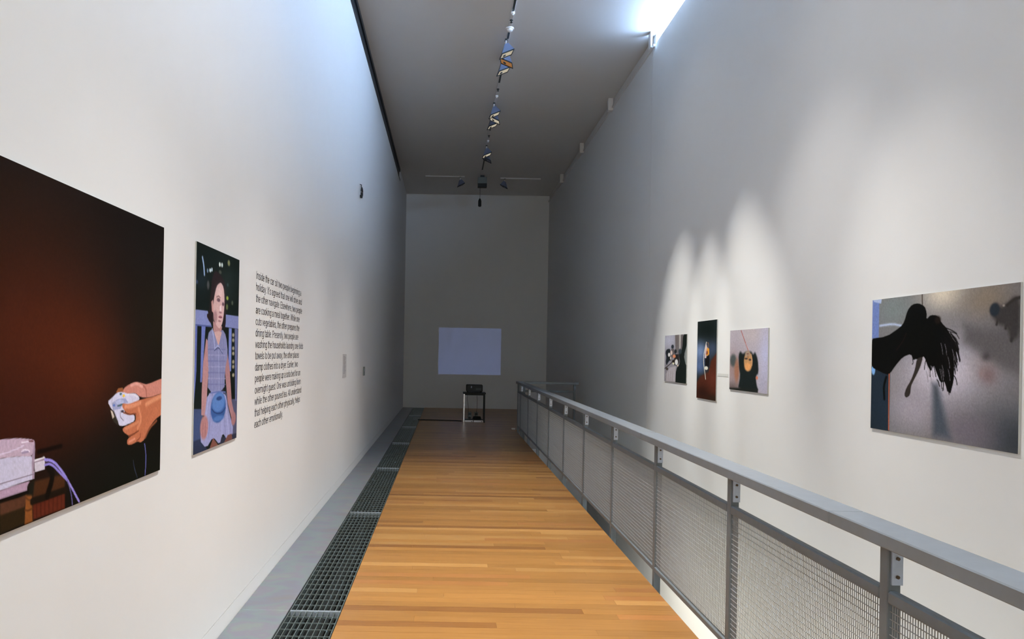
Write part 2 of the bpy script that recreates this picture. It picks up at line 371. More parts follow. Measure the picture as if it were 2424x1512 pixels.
PRINTS = json.loads('''{"p1":[["B",[16,12,8]],["G",[30,18,10],1,520,199,584,311],["G",[60,24,11],1,529,487,513,289],["G",[74,29,12],0.9,820,564,364,206],["G",[54,20,10],0.8,495,725,270,142],["G",[12,14,8],1,1335,1022,454,159],["G",[28,22,12],0.8,1521,397,276,248],["L",[16,7,4],8,14,[606,823,618,823,650,823,679,822,720,822,737,822]],["P",[62,33,15],12,[578,907,666,909,762,915,763,964,663,963,580,961]],["P",[76,44,27],6,[422,930,538,932,550,941,539,974,424,974]],["P",[38,26,11],8,[423,971,539,972,544,1019,425,1022]],["P",[122,68,28],6,[545,935,576,936,583,1023,542,1023]],["L",[90,50,22],4,6,[546,947,550,949,559,955,566,958,575,958,578,958]],["L",[85,45,18],4,6,[543,982,547,983,556,986,564,987,575,985,580,985]],["P",[80,30,15],8,[582,967,764,972,766,1024,586,1019]],["L",[62,22,11],6,5,[602,971,605,1016]],["L",[62,22,11],6,5,[624,972,627,1017]],["L",[62,22,11],6,5,[647,973,649,1017]],["L",[62,22,11],6,5,[671,973,672,1017]],["L",[62,22,11],6,5,[695,974,695,1017]],["L",[62,22,11],6,5,[720,975,719,1018]],["L",[62,22,11],6,5,[745,976,743,1018]],["L",[24,15,7],6,22,[579,964,598,964,648,965,688,965,742,965,764,966]],["L",[13,8,4],8,26,[665,876,670,881,684,893,688,903,686,917,680,931,666,954,661,962]],["P",[24,22,14],12,[556,916,587,900,594,880,591,899,584,947,550,941]],["L",[14,10,6],6,16,[422,930,438,930,481,931,510,932,541,930,554,930]],["P",[182,157,168],3,[173,755,272,759,336,762,394,764,426,765,446,766,464,767,490,769,510,771,535,775,553,778,573,782,582,785,585,789,584,800,577,824,565,831,543,827,521,824,488,820,462,818,431,816,350,815,193,813,138,799,137,766]],["P",[190,183,197],3,[138,812,419,816,475,819,534,825,574,832,578,899,421,902,141,909]],["P",[152,130,142],3,[586,789,590,813,585,876,589,877,588,899,577,899,573,832]],["P",[168,138,152],3,[141,909,421,903,565,902,554,911,550,926,422,926,141,934]],["L",[128,112,126],2,4,[140,892,195,891,352,887,453,885,541,885,580,885,586,885,588,884]],["L",[208,192,202],2,4,[315,802,337,803,395,805,431,805,462,803,482,801,502,799,514,797,526,795,530,794]],["E",[150,132,152],0.4,539,814,19,5],["L",[225,212,220],2,4,[519,810,522,809,530,808,538,808,548,809,554,811,559,814,560,815]],["L",[222,208,214],2,4,[519,784,554,786]],["P",[90,45,40],3,[554,782,580,786,582,790,558,787]],["P",[198,188,194],3,[587,845,640,842,645,847,643,880,590,880]],["L",[140,115,125],2,4,[588,851,641,849]],["L",[226,218,222],2,4,[588,846,640,843]],["L",[140,126,188],3,9,[644,851,651,853,669,856,684,861,704,871,720,883,743,901,760,916,780,937,796,954,817,976,832,993,850,1013,857,1020]],["L",[132,118,180],3,8,[645,867,651,867,665,867,676,870,692,877,707,887,732,905,750,917,770,931,778,937]],["L",[95,85,125],3,5,[778,937,781,943,790,956,797,969,805,988,809,1001,812,1015,813,1021]],["P",[134,78,40],4,[1116,674,1133,660,1171,659,1178,680,1138,681]],["P",[184,118,98],5,[1594,633,1561,637,1514,642,1428,653,1385,656,1359,652,1335,648,1299,643,1272,643,1239,648,1216,652,1191,659,1179,665,1172,673,1179,678,1202,684,1226,685,1265,684,1292,688,1323,701,1355,707,1406,710,1453,709,1523,703,1564,700,1597,696,1609,681,1607,646]],["L",[150,88,70],8,8,[1331,651,1343,655,1374,667,1388,680,1392,699,1393,707]],["L",[205,145,125],8,12,[1243,654,1254,653,1283,650,1307,652,1337,660,1349,663]],["P",[196,192,207],3,[1057,701,1077,694,1093,688,1114,679,1132,675,1159,675,1182,677,1215,684,1239,686,1267,685,1287,688,1308,696,1319,702,1324,711,1312,717,1277,725,1245,729,1198,729,1184,736,1193,753,1215,761,1260,765,1279,772,1283,784,1281,790,1270,795,1247,798,1201,802,1175,802,1154,800,1144,795,1137,783,1127,770,1109,749,1096,739,1083,733,1072,725,1056,710]],["P",[150,152,182],4,[1085,711,1131,699,1195,700,1222,718,1171,722,1156,737,1095,738]],["P",[172,176,200],4,[1112,707,1155,701,1183,708,1179,719,1124,718]],["P",[44,38,28],4,[1071,732,1102,744,1136,779,1139,798,1103,781,1081,762]],["P",[194,176,156],3,[1074,736,1089,740,1107,762,1092,768]],["L",[70,90,92],3,7,[1132,725,1180,721]],["E",[90,110,170],0.3,1101,720,10,4],["E",[214,172,44],0.3,1181,690,11,5],["E",[60,100,110],0.3,1155,682,11,4],["L",[120,110,125],3,4,[1156,745,1156,750,1154,762,1159,770,1176,779,1182,783]],["E",[60,50,60],0.3,1172,747,12,5],["L",[214,210,222],4,6,[1194,688,1209,688,1247,688,1270,691,1293,699,1302,701]],["L",[150,145,160],3,4,[1086,692,1085,696,1083,705,1086,716,1097,734,1109,749,1127,770,1134,778]],["P",[172,98,64],4,[1596,690,1564,698,1534,703,1492,707,1452,710,1393,712,1350,714,1300,717,1269,720,1240,723,1216,723,1184,719,1171,720,1169,728,1175,735,1191,747,1204,754,1223,760,1243,763,1276,764,1290,771,1293,787,1286,795,1266,798,1239,802,1191,808,1176,814,1181,823,1195,831,1223,842,1243,846,1265,845,1261,847,1230,854,1218,861,1217,872,1223,878,1238,881,1259,882,1298,878,1319,878,1335,883,1349,883,1370,879,1387,869,1407,847,1429,832,1465,814,1496,803,1539,794,1568,788,1601,783,1613,761,1610,708]],["L",[110,56,32],4,7,[1231,846,1239,846,1260,845,1280,843,1309,837,1320,835]],["L",[120,62,38],4,6,[1304,874,1311,872,1329,867,1337,861,1338,853,1339,850]],["L",[112,58,36],4,6,[1181,753,1192,755,1220,762,1244,765,1279,766,1293,767]],["L",[200,128,92],10,16,[1196,732,1209,733,1242,734,1272,733,1316,728,1334,726]],["L",[196,122,84],12,16,[1317,747,1323,757,1339,784,1338,801,1319,818,1311,825]],["L",[190,118,80],8,12,[1200,815,1214,814,1252,810,1278,807,1307,801,1319,799]],["L",[200,130,92],12,18,[1390,737,1406,734,1449,726,1485,721,1533,715,1552,712]],["L",[130,70,42],10,10,[1386,870,1395,863,1418,844,1443,831,1484,818,1500,812]],["L",[198,128,100],6,9,[1235,869,1286,863]],["L",[92,92,142],2,7,[1381,895,1385,905,1393,930,1396,950,1396,973,1395,991,1391,1011,1390,1020]],["L",[44,50,62],3,6,[1276,946,1278,953,1284,970,1293,986,1309,1009,1315,1018]]],"p2":[["B",[17,23,19]],["G",[30,38,32],0.8,508,154,169,100],["G",[26,34,36],0.8,78,172,90,59],["L",[150,172,200],10,16,[86,67,91,75,103,96,110,113,116,137,119,147]],["E",[200,215,218],0.8,208,117,15,10],["E",[180,195,200],0.8,234,110,12,10],["E",[110,125,140],0.8,166,123,11,11],["E",[222,232,215],0.8,363,69,15,12],["E",[190,200,190],0.8,402,67,15,12],["E",[120,118,78],0.8,523,42,22,16],["E",[142,152,60],0.8,507,236,19,11],["E",[70,72,60],0.8,372,108,23,10],["E",[70,70,66],0.8,179,194,19,22],["E",[52,62,84],0.8,13,194,15,10],["E",[70,76,60],0.8,601,256,17,12],["E",[90,98,56],0.8,503,284,19,16],["E",[50,62,62],0.8,510,163,16,10],["P",[60,70,98],8,[-21,802,135,814,109,971,-9,1031]],["P",[74,74,92],8,[619,795,773,805,788,1044,617,1024]],["P",[40,46,64],10,[-13,960,120,958,218,1031,-8,1045]],["P",[44,46,60],10,[419,992,785,999,789,1071,396,1055]],["P",[92,100,150],5,[-20,401,28,400,26,621,-1,778]],["P",[102,112,164],5,[90,401,150,400,109,680,84,679]],["P",[110,120,172],5,[545,398,598,398,600,639,548,638]],["P",[94,96,128],5,[657,398,719,398,720,811,689,809]],["E",[150,140,112],0.9,630,435,21,11],["E",[150,140,112],0.9,631,464,21,11],["E",[150,140,112],0.9,634,510,21,11],["E",[150,140,112],0.9,636,539,21,11],["E",[150,140,112],0.9,639,586,21,11],["E",[150,140,112],0.9,640,614,21,11],["E",[150,140,112],0.9,643,661,21,11],["P",[122,128,168],5,[-24,328,179,324,244,400,-20,401]],["P",[118,122,160],5,[468,327,733,324,732,397,472,395]],["L",[76,84,126],4,8,[-20,401,244,400]],["P",[36,26,26],8,[247,146,272,118,297,108,332,113,364,120,408,133,435,145,457,161,470,183,480,224,484,277,485,371,473,407,441,407,430,386,435,336,404,309,323,292,287,307,273,362,256,383,226,382,202,374,170,354,168,342,194,333,206,312,213,269,218,239,226,206,230,185,235,165]],["P",[168,124,116],6,[267,372,421,394,406,438,330,464,273,422]],["P",[200,162,154],6,[307,200,324,184,343,174,375,164,398,165,425,177,440,194,451,222,455,252,453,297,447,328,434,360,418,382,390,403,364,406,326,393,303,378,282,354,271,336,262,315,262,296,270,269,279,247,295,218]],["P",[186,138,128],5,[233,274,259,262,273,329,246,323]],["G",[222,188,180],0.7,371,216,52,32],["E",[160,120,116],0.9,302,347,32,31],["E",[104,74,80],0.7,352,257,28,10],["E",[84,58,64],0.7,431,274,17,10],["L",[120,84,80],6,6,[318,244,326,242,345,237,359,237,374,242,380,243]],["E",[228,202,198],0.8,389,299,15,16],["E",[150,104,104],0.7,387,321,26,5],["E",[152,88,94],0.6,388,345,29,7],["L",[100,60,66],3,4,[357,347,418,346]],["E",[150,108,104],0.9,376,367,26,5],["P",[166,122,118],5,[163,463,123,585,108,737,109,843,184,853,195,703,222,571,207,482]],["P",[156,112,108],5,[486,457,577,635,622,809,695,906,641,924,547,812,485,632]],["P",[124,124,154],5,[201,433,241,416,277,421,328,448,364,448,402,417,434,412,479,432,505,462,528,518,525,561,496,612,484,657,482,720,415,742,256,736,200,710,207,649,206,607,195,559,190,518,187,461]],["L",[104,104,138],8,5,[194,517,487,517]],["L",[146,142,168],8,5,[196,546,489,549]],["L",[104,104,138],8,5,[198,576,491,581]],["L",[146,142,168],8,5,[199,605,493,612]],["L",[104,104,138],8,5,[201,635,494,644]],["L",[146,142,168],8,5,[202,664,496,676]],["L",[104,104,138],8,5,[204,694,498,708]],["L",[108,106,140],8,5,[236,469,240,728]],["L",[108,106,140],8,5,[290,468,295,731]],["L",[108,106,140],8,5,[402,467,407,737]],["L",[108,106,140],8,5,[448,466,453,739]],["P",[192,152,142],5,[288,429,364,501,418,425,360,419]],["L",[156,158,186],5,12,[257,414,264,426,283,456,293,479,300,506,303,516]],["L",[156,158,186],5,12,[359,500,425,532]],["L",[150,152,182],5,12,[303,516,359,496]],["L",[60,64,92],4,6,[298,523,313,518,350,508,380,511,420,531,436,539]],["L",[170,172,196],3,4,[365,516,388,736]],["P",[142,142,176],5,[258,734,423,739,512,770,564,845,604,897,655,955,652,990,596,1020,548,1016,483,978,448,978,425,1015,390,1016,325,983,276,981,216,1008,169,1006,109,975,102,939,144,879,168,828,189,759]],["L",[168,166,196],6,7,[226,743,142,953]],["L",[112,112,150],6,7,[276,746,226,962]],["L",[168,166,196],6,7,[437,755,451,988]],["L",[112,112,150],6,7,[465,757,515,995]],["L",[168,166,196],6,7,[493,758,581,1003]],["L",[112,112,150],6,7,[515,759,631,1008]],["P",[112,70,58],6,[242,1027,301,977,389,1026,330,1046]],["P",[104,66,56],6,[489,1026,557,991,633,991,647,1023,531,1035]],["E",[162,112,106],0.4,156,908,61,60],["L",[120,78,76],4,5,[139,883,133,951]],["L",[120,78,76],4,5,[172,887,171,956]],["E",[150,104,100],0.4,664,909,45,38],["L",[96,104,150],5,8,[250,741,278,741,349,741,404,742,473,748,501,750]],["E",[54,82,128],0.15,383,825,130,80],["E",[84,116,164],0.4,384,797,111,51],["L",[36,56,96],5,8,[270,825,283,831,318,846,356,854,418,858,458,854,494,840,508,835]],["E",[44,64,104],0.6,393,777,48,11],["E",[74,106,156],0.8,386,883,90,14]],"q4":[["B",[104,98,94]],["G",[106,110,104],1,234,71,213,128],["G",[196,182,158],1,698,5,183,101],["G",[120,104,84],0.9,1036,65,201,106],["G",[72,66,60],0.9,1230,256,164,164],["G",[178,168,172],1,688,460,359,188],["G",[150,140,142],0.8,417,684,321,139],["G",[46,50,50],1,1225,780,231,151],["G",[100,90,92],0.8,912,763,243,109],["G",[128,112,104],0.6,1026,418,109,79],["G",[96,92,92],0.5,117,765,168,164],["G",[190,182,184],0.6,709,431,172,86],["P",[84,78,74],90,[870,289,1150,422,1266,444,1262,257,868,192]],["P",[96,110,150],6,[-9,-6,76,11,75,247,-2,252]],["P",[150,160,180],6,[1,-6,102,-1,95,29,16,12]],["L",[170,180,200],20,10,[85,171,116,169,193,165,243,167,295,176,315,179]],["P",[68,72,76],75,[610,522,659,520,772,820,626,822]],["P",[30,38,44],8,[-23,425,205,466,205,838,-10,852]],["E",[110,150,190],0.5,22,458,20,32],["L",[8,9,8],12,20,[165,500,159,512,145,545,141,576,146,621,148,639]],["L",[164,84,54],4,9,[194,474,199,830]],["L",[44,34,26],4,8,[507,-3,509,69]],["P",[9,9,7],5,[14,251,118,245,190,231,271,199,311,180,332,163,346,141,363,102,379,80,403,62,425,54,459,51,486,55,519,68,536,81,547,104,551,121,549,143,556,146,577,131,599,127,635,131,657,142,676,168,693,184,717,201,736,220,761,249,779,271,800,299,808,317,807,337,802,348,791,355,787,374,790,414,791,445,791,484,785,515,771,553,761,568,751,566,742,558,732,539,724,525,715,509,705,506,690,515,674,503,649,463,635,440,625,422,616,423,604,446,592,448,572,427,561,411,550,390,542,378,530,367,522,369,512,384,497,388,469,383,452,383,439,389,429,382,417,360,396,355,351,366,317,382,274,414,246,437,219,463,198,476,174,483,125,474,20,445,-24,394,-27,293]],["P",[44,38,33],5,[480,376,513,369,520,381,504,420,485,452,452,496,434,520,421,538,415,557,411,588,402,604,381,615,369,616,357,607,356,593,366,569,380,549,403,524,421,499,443,460,455,430,464,393]],["L",[16,14,12],5,6,[768,273,779,289,806,329,821,354,833,380,838,390]],["L",[16,14,12],5,6,[758,287,768,306,792,354,805,388,813,427,816,443]],["L",[16,14,12],5,6,[770,330,775,343,789,374,796,402,800,442,802,457]],["L",[16,14,12],5,6,[703,200,717,205,753,216,776,224,798,235,807,239]],["L",[16,14,12],5,6,[688,460,693,473,706,505,709,526,702,549,700,558]],["L",[16,14,12],5,6,[721,495,726,503,739,523,746,540,753,566,755,576]],["L",[16,14,12],5,6,[764,501,766,507,773,523,773,537,768,557,765,565]],["L",[16,14,12],5,6,[599,419,596,425,590,442,589,456,591,474,591,482]],["L",[16,14,12],5,6,[621,425,624,432,631,448,635,460,638,475,640,480]],["L",[16,14,12],5,6,[552,382,550,389,544,405,541,419,539,436,539,442]],["L",[16,14,12],5,6,[427,383,429,388,433,401,432,408,427,412,424,414]],["L",[16,14,12],5,6,[794,472,798,476,807,488,812,498,816,514,818,520]],["L",[16,14,12],5,6,[768,245,777,255,801,279,814,297,823,321,826,330]],["L",[16,14,12],5,6,[666,439,671,452,682,484,688,508,692,536,693,547]],["L",[14,12,10],6,4,[729,222,746,226,786,234,808,244,822,261,828,268]],["L",[14,12,10],6,4,[714,227,731,237,776,260,800,282,819,314,827,326]],["L",[14,12,10],6,4,[724,233,740,238,781,252,803,267,819,290,825,299]],["L",[14,12,10],6,5,[725,247,740,254,778,274,799,293,813,322,819,333]],["L",[14,12,10],6,7,[757,234,769,244,799,271,814,294,822,329,826,343]],["L",[14,12,10],6,5,[765,260,776,270,804,294,817,317,824,351,826,364]],["L",[14,12,10],6,4,[744,252,757,262,788,287,805,309,815,342,820,355]],["L",[14,12,10],6,4,[760,273,773,284,805,310,822,334,834,369,839,383]],["L",[14,12,10],6,7,[755,266,768,279,800,309,817,337,830,377,835,392]],["L",[14,12,10],6,4,[708,261,724,273,764,302,788,329,809,367,817,382]],["L",[14,12,10],6,7,[713,294,727,300,763,317,783,334,801,360,807,371]],["L",[14,12,10],6,4,[754,278,765,291,793,324,807,353,817,395,821,411]],["L",[14,12,10],6,7,[752,255,762,269,786,304,800,335,808,378,812,395]],["L",[14,12,10],6,7,[714,256,728,273,763,315,783,352,802,403,809,423]],["L",[14,12,10],6,4,[721,332,733,338,761,354,777,370,791,395,796,405]],["L",[14,12,10],6,4,[700,304,716,315,755,342,779,366,803,402,813,416]],["L",[14,12,10],6,5,[697,246,711,264,745,309,767,348,787,401,795,422]],["L",[14,12,10],6,4,[727,362,735,369,757,386,769,403,778,430,782,440]],["L",[14,12,10],6,4,[725,299,736,316,764,357,780,394,796,444,802,464]],["L",[14,12,10],6,5,[691,273,704,291,735,335,755,374,775,427,783,448]],["L",[14,12,10],6,5,[709,271,719,291,744,342,760,385,776,444,782,467]],["L",[14,12,10],6,4,[681,368,693,378,723,402,742,425,762,458,770,472]],["L",[14,12,10],6,4,[694,283,705,302,734,350,752,391,771,448,779,470]],["L",[14,12,10],6,4,[667,279,679,300,711,352,733,396,757,456,766,480]],["L",[14,12,10],6,7,[698,354,705,367,723,398,735,426,746,466,750,482]],["L",[14,12,10],6,5,[682,435,684,438,690,446,693,457,692,475,692,482]],["L",[14,12,10],6,4,[683,262,694,285,723,343,744,392,767,459,776,484]],["L",[14,12,10],6,4,[686,263,688,286,692,344,694,393,693,460,693,487]],["L",[14,12,10],6,4,[680,311,684,336,694,400,700,454,706,528,708,556]],["L",[14,12,10],6,7,[715,344,721,363,737,410,748,450,761,506,766,528]],["L",[14,12,10],6,4,[651,345,662,367,688,423,707,470,731,534,740,559]],["L",[14,12,10],6,7,[670,410,681,421,710,449,732,475,758,512,768,527]],["L",[14,12,10],6,5,[661,450,667,453,683,461,695,472,710,489,716,496]],["L",[14,12,10],6,7,[650,498,653,500,660,505,665,513,671,528,674,534]],["L",[120,112,114],5,3,[586,460,589,466,596,482,600,496,603,515,604,522]],["L",[120,112,114],5,3,[713,297,715,304,722,320,725,333,728,351,729,358]],["L",[120,112,114],5,3,[595,420,598,426,605,443,608,456,611,475,613,482]],["L",[120,112,114],5,3,[693,416,695,423,702,439,705,452,708,470,709,477]],["L",[120,112,114],5,3,[774,325,776,331,783,347,786,360,789,378,790,385]],["L",[120,112,114],5,3,[555,455,558,461,564,478,568,492,571,510,573,518]],["L",[120,112,114],5,3,[557,449,560,456,567,472,571,486,574,505,575,512]],["L",[120,112,114],5,3,[583,441,586,447,592,464,596,477,599,496,600,503]],["L",[120,112,114],5,3,[744,438,746,444,752,460,756,473,759,491,760,498]],["L",[120,112,114],5,3,[689,439,692,446,698,462,702,475,705,493,706,500]],["L",[120,112,114],5,3,[604,424,606,430,613,447,617,460,620,479,621,486]],["L",[120,112,114],5,3,[636,449,639,456,645,472,649,485,652,504,653,511]],["L",[120,112,114],5,3,[740,368,742,374,748,390,752,404,755,422,756,429]],["L",[120,112,114],5,3,[679,291,682,297,688,314,692,327,695,346,696,353]],["L",[120,112,114],5,3,[562,416,564,422,571,439,575,452,578,471,579,478]],["L",[120,112,114],5,3,[674,437,677,444,683,460,687,473,690,491,691,498]],["L",[44,40,36],8,14,[1109,175,1101,201]],["L",[44,40,36],10,16,[1170,178,1162,222]],["L",[38,36,34],12,18,[1217,224,1201,284]],["L",[34,20,17],12,5,[361,227,354,238,337,264,317,286,281,316,267,329]],["E",[26,19,15],0.9,648,158,26,22],["P",[52,47,42],38,[1063,113,1082,96,1099,94,1121,107,1138,110,1160,103,1179,93,1206,73,1225,69,1244,75,1252,117,1252,217,1241,265,1213,285,1196,277,1181,233,1161,212,1124,202,1100,188,1075,163,1063,146,1057,127]],["E",[36,40,42],0.5,1086,125,34,34],["E",[130,120,105],0.9,1147,107,7,6],["L",[44,40,34],12,16,[1168,107,1179,101,1207,85,1225,78,1243,76,1250,75]],["G",[64,58,56],0.9,1032,363,32,24],["G",[108,84,80],0.7,1050,463,54,46],["G",[132,108,100],0.6,999,452,18,26]],"q1":[["B",[140,134,136]],["G",[172,168,174],1,160,66,310,127],["P",[108,98,92],14,[416,-20,573,-20,588,250,441,202]],["P",[168,160,148],12,[573,-16,649,-18,648,186,585,202]],["P",[96,88,84],14,[649,-14,737,-12,698,186,644,202]],["P",[24,29,25],14,[775,-19,870,-16,908,5,911,57,900,91,868,126,838,164,794,225,788,270,818,323,852,357,908,390,932,445,937,548,834,594,553,606,447,568,471,457,514,399,598,361,619,322,587,259,585,223,612,196,639,186,682,186,707,141,728,25]],["P",[118,120,112],12,[855,140,891,140,903,358,835,351,777,265]],["P",[34,38,42],14,[43,202,71,184,99,175,143,170,174,168,209,171,228,178,241,195,242,212,231,241,234,263,251,291,235,309,177,329,140,346,107,370,84,371,58,347,54,325,70,291,66,263,41,225]],["E",[40,46,52],0.6,325,143,54,25],["P",[96,84,80],16,[278,168,386,169,421,218,392,267,290,285,254,235]],["E",[34,36,36],0.6,447,202,47,27],["P",[40,36,32],18,[422,234,574,234,605,330,530,380,403,366,394,300]],["E",[52,60,62],0.7,623,202,61,32],["E",[26,28,26],0.7,235,289,61,25],["E",[30,26,22],0.8,382,325,70,21],["P",[172,162,160],12,[222,403,465,381,462,573,77,580,57,491]],["L",[46,40,34],8,12,[-5,424,48,410,182,374,275,347,380,313,420,300]],["E",[222,214,202],0.5,185,243,44,25],["E",[206,186,170],0.5,280,218,44,28],["E",[204,124,82],0.5,397,261,59,21],["E",[224,216,206],0.5,488,332,63,36],["E",[222,210,170],0.5,370,350,37,13],["E",[190,180,170],0.5,257,285,33,20],["E",[210,190,170],0.5,543,372,31,11],["E",[70,60,50],0.5,110,422,51,17],["L",[120,100,80],10,6,[98,448,76,576]],["L",[120,100,80],10,6,[182,446,162,573]],["L",[120,100,80],10,6,[266,443,246,569]],["L",[120,100,80],10,6,[348,441,328,566]]],"q2":[["B",[30,36,34]],["G",[112,130,158],1,98,331,237,125],["G",[86,104,136],0.9,85,494,195,96],["G",[70,80,100],0.7,467,304,177,98],["G",[18,24,19],1,316,87,410,108],["G",[28,32,28],0.6,76,746,195,88],["P",[76,36,22],40,[623,332,434,431,380,546,112,604,6,675,-7,855,629,850]],["G",[96,44,30],0.7,482,614,176,84],["G",[40,22,16],0.8,164,786,234,80],["G",[30,26,18],0.7,531,822,232,42],["P",[22,20,20],8,[254,401,375,368,393,417,373,489,319,547,258,484]],["L",[228,216,190],5,15,[287,234,278,249,257,288,240,319,219,359,211,391,210,432,216,464,229,505,241,533,256,565,267,589,278,618,282,629]],["P",[205,180,170],6,[283,245,327,303,291,404,241,404,250,317]],["P",[218,144,52],6,[322,289,376,303,382,360,327,381,277,368,303,310]],["E",[224,216,190],0.4,296,511,53,20],["L",[170,120,70],6,8,[324,238,331,240,349,244,355,257,349,285,347,296]],["E",[120,60,50],0.8,313,346,24,21],["L",[130,52,36],10,8,[398,517,385,574]]],"q3":[["B",[164,152,152]],["G",[176,162,156],0.8,503,58,270,74],["G",[170,166,182],1,824,241,149,293],["G",[138,112,104],0.9,104,375,201,169],["G",[96,80,74],0.9,79,558,270,65],["G",[150,146,160],0.5,780,507,124,118],["E",[72,76,72],0.8,87,293,77,59],["E",[146,98,72],1,180,392,56,109],["P",[26,31,28],34,[227,230,251,210,272,208,302,224,330,226,371,213,414,208,482,206,519,212,545,230,564,230,588,215,611,224,645,263,663,304,675,371,667,405,632,423,622,446,632,486,647,516,674,551,586,568,322,575,225,546,256,466,260,418,240,376,229,332,220,264]],["P",[30,32,28],24,[-7,562,669,542,671,578,-5,595]],["L",[156,94,82],6,13,[268,8,287,28,333,79,366,114,402,153,423,176,441,197,449,206]],["L",[190,150,140],5,6,[384,130,402,147,446,189,474,216,501,244,511,255]],["E",[176,128,80],0.3,445,299,97,88],["E",[150,128,104],0.9,427,230,55,31],["E",[206,142,84],0.9,439,348,70,37],["L",[205,160,120],8,8,[510,230,516,242,530,273,535,296,533,324,532,334]],["E",[74,58,46],0.6,398,273,37,9],["E",[74,58,46],0.6,485,282,30,10],["E",[150,100,60],0.9,438,255,15,18],["E",[120,76,62],0.8,431,228,27,6],["E",[190,110,80],0.8,644,444,23,16]]}''')
def photo(key, side, y_left, y_right, z1, z0, nu, nv, white, label, thick, group=None):
    W = abs(y_right - y_left); H = z1 - z0; wall = LX if side < 0 else RX; yc = (y_left + y_right) / 2; s = 1 if side < 0 else -1   # s: +1 when the room side is +x
    t = thing('photo_print', label, 'photograph', (wall, yc, z0), group)
    obj('board', MB().cbox(*sorted((s * .0005, s * thick)), -W / 2, W / 2, 0, H, .001), BOARD, t)
    col = paint(PRINTS[key], W * 1000, H * 1000, nu, nv, white)
    us = np.linspace(0, 1, nu); vs = np.linspace(0, 1, nv); dy = (y_right - y_left)
    U, V = np.meshgrid(us, vs); x = np.full(U.shape, s * (thick + .0008))
    m_ = .9985
    co = np.stack([x, (U - .5) * dy * m_, H / 2 + (.5 - V) * H * m_], -1).reshape(-1, 3)
    idx = np.arange(nu * nv).reshape(nv, nu); q = np.stack([idx[:-1, :-1], idx[1:, :-1], idx[1:, 1:], idx[:-1, 1:]], -1).reshape(-1, 4)
    me = bpy.data.meshes.new('print'); me.from_pydata(co.tolist(), [], q.tolist()); me.update()
    a = me.color_attributes.new('ink', 'FLOAT_COLOR', 'POINT')
    a.data.foreach_set('color', np.concatenate([col.reshape(-1, 3), np.ones((nu * nv, 1))], 1).astype(np.float32).ravel())
    link('print', me, PRINT, t); return t
photo('p1', -1, 1.582, 3.127, 2.067, 1.042, 420, 330, (214, 211, 204), 'huge dark red photograph of hands holding a game controller, on the left wall', .008)
photo('p2', -1, 3.536, 4.265, 2.072, 1.047, 190, 320, (214, 211, 206), 'tall photograph of a girl on a bench, left of the wall text', .007)
photo('q1', 1, 9.473, 8.609, 1.823, 1.245, 110, 110, (205, 200, 192), 'small photograph of a crowded table, leftmost of four on the right wall', .010)
photo('q2', 1, 8.245, 7.656, 1.952, 1.105, 100, 170, (210, 205, 196), 'narrow upright photograph, blue above dark red, second on the right wall', .010)
photo('q3', 1, 7.291, 6.427, 1.824, 1.247, 150, 140, (205, 200, 192), 'small pale photograph of an upside-down head with dark hair, on the right wall', .010)
photo('q4', 1, 4.857, 3.602, 1.952, 1.113, 300, 220, (196, 192, 185), 'large grey photograph of a black hanging silhouette with long hair, on the right wall', .010)

# ---------------------------------------------------------------- lettering and labels
wt = thing('wall_text', 'block of dark grey lettering in fourteen lines on the left wall', 'lettering', (LX, 4.68, 1.05))
LINES = ["Inside the car sit two people beginning a", "holiday. It's agreed that one will drive and", "the other navigate. Elsewhere, two people", "are cooking a meal together. While one", "cuts vegetables, the other prepares the",
         "dining table. Presently, two people are", "washing the households laundry; one folds", "towels to be put away, the other places", "damp clothes into a dryer. Earlier, two", "people were making up a sofa bed for an",
         "overnight guest. One was unfolding linen", "while the other poured tea. All understand", "that helping each other physically, helps", "each other emotionally."]
ENDS = [6.112, 6.143, 6.158, 6.063, 6.061, 6.022, 6.226, 6.06, 6.025, 6.131, 6.153, 6.185, 6.135, 5.502]
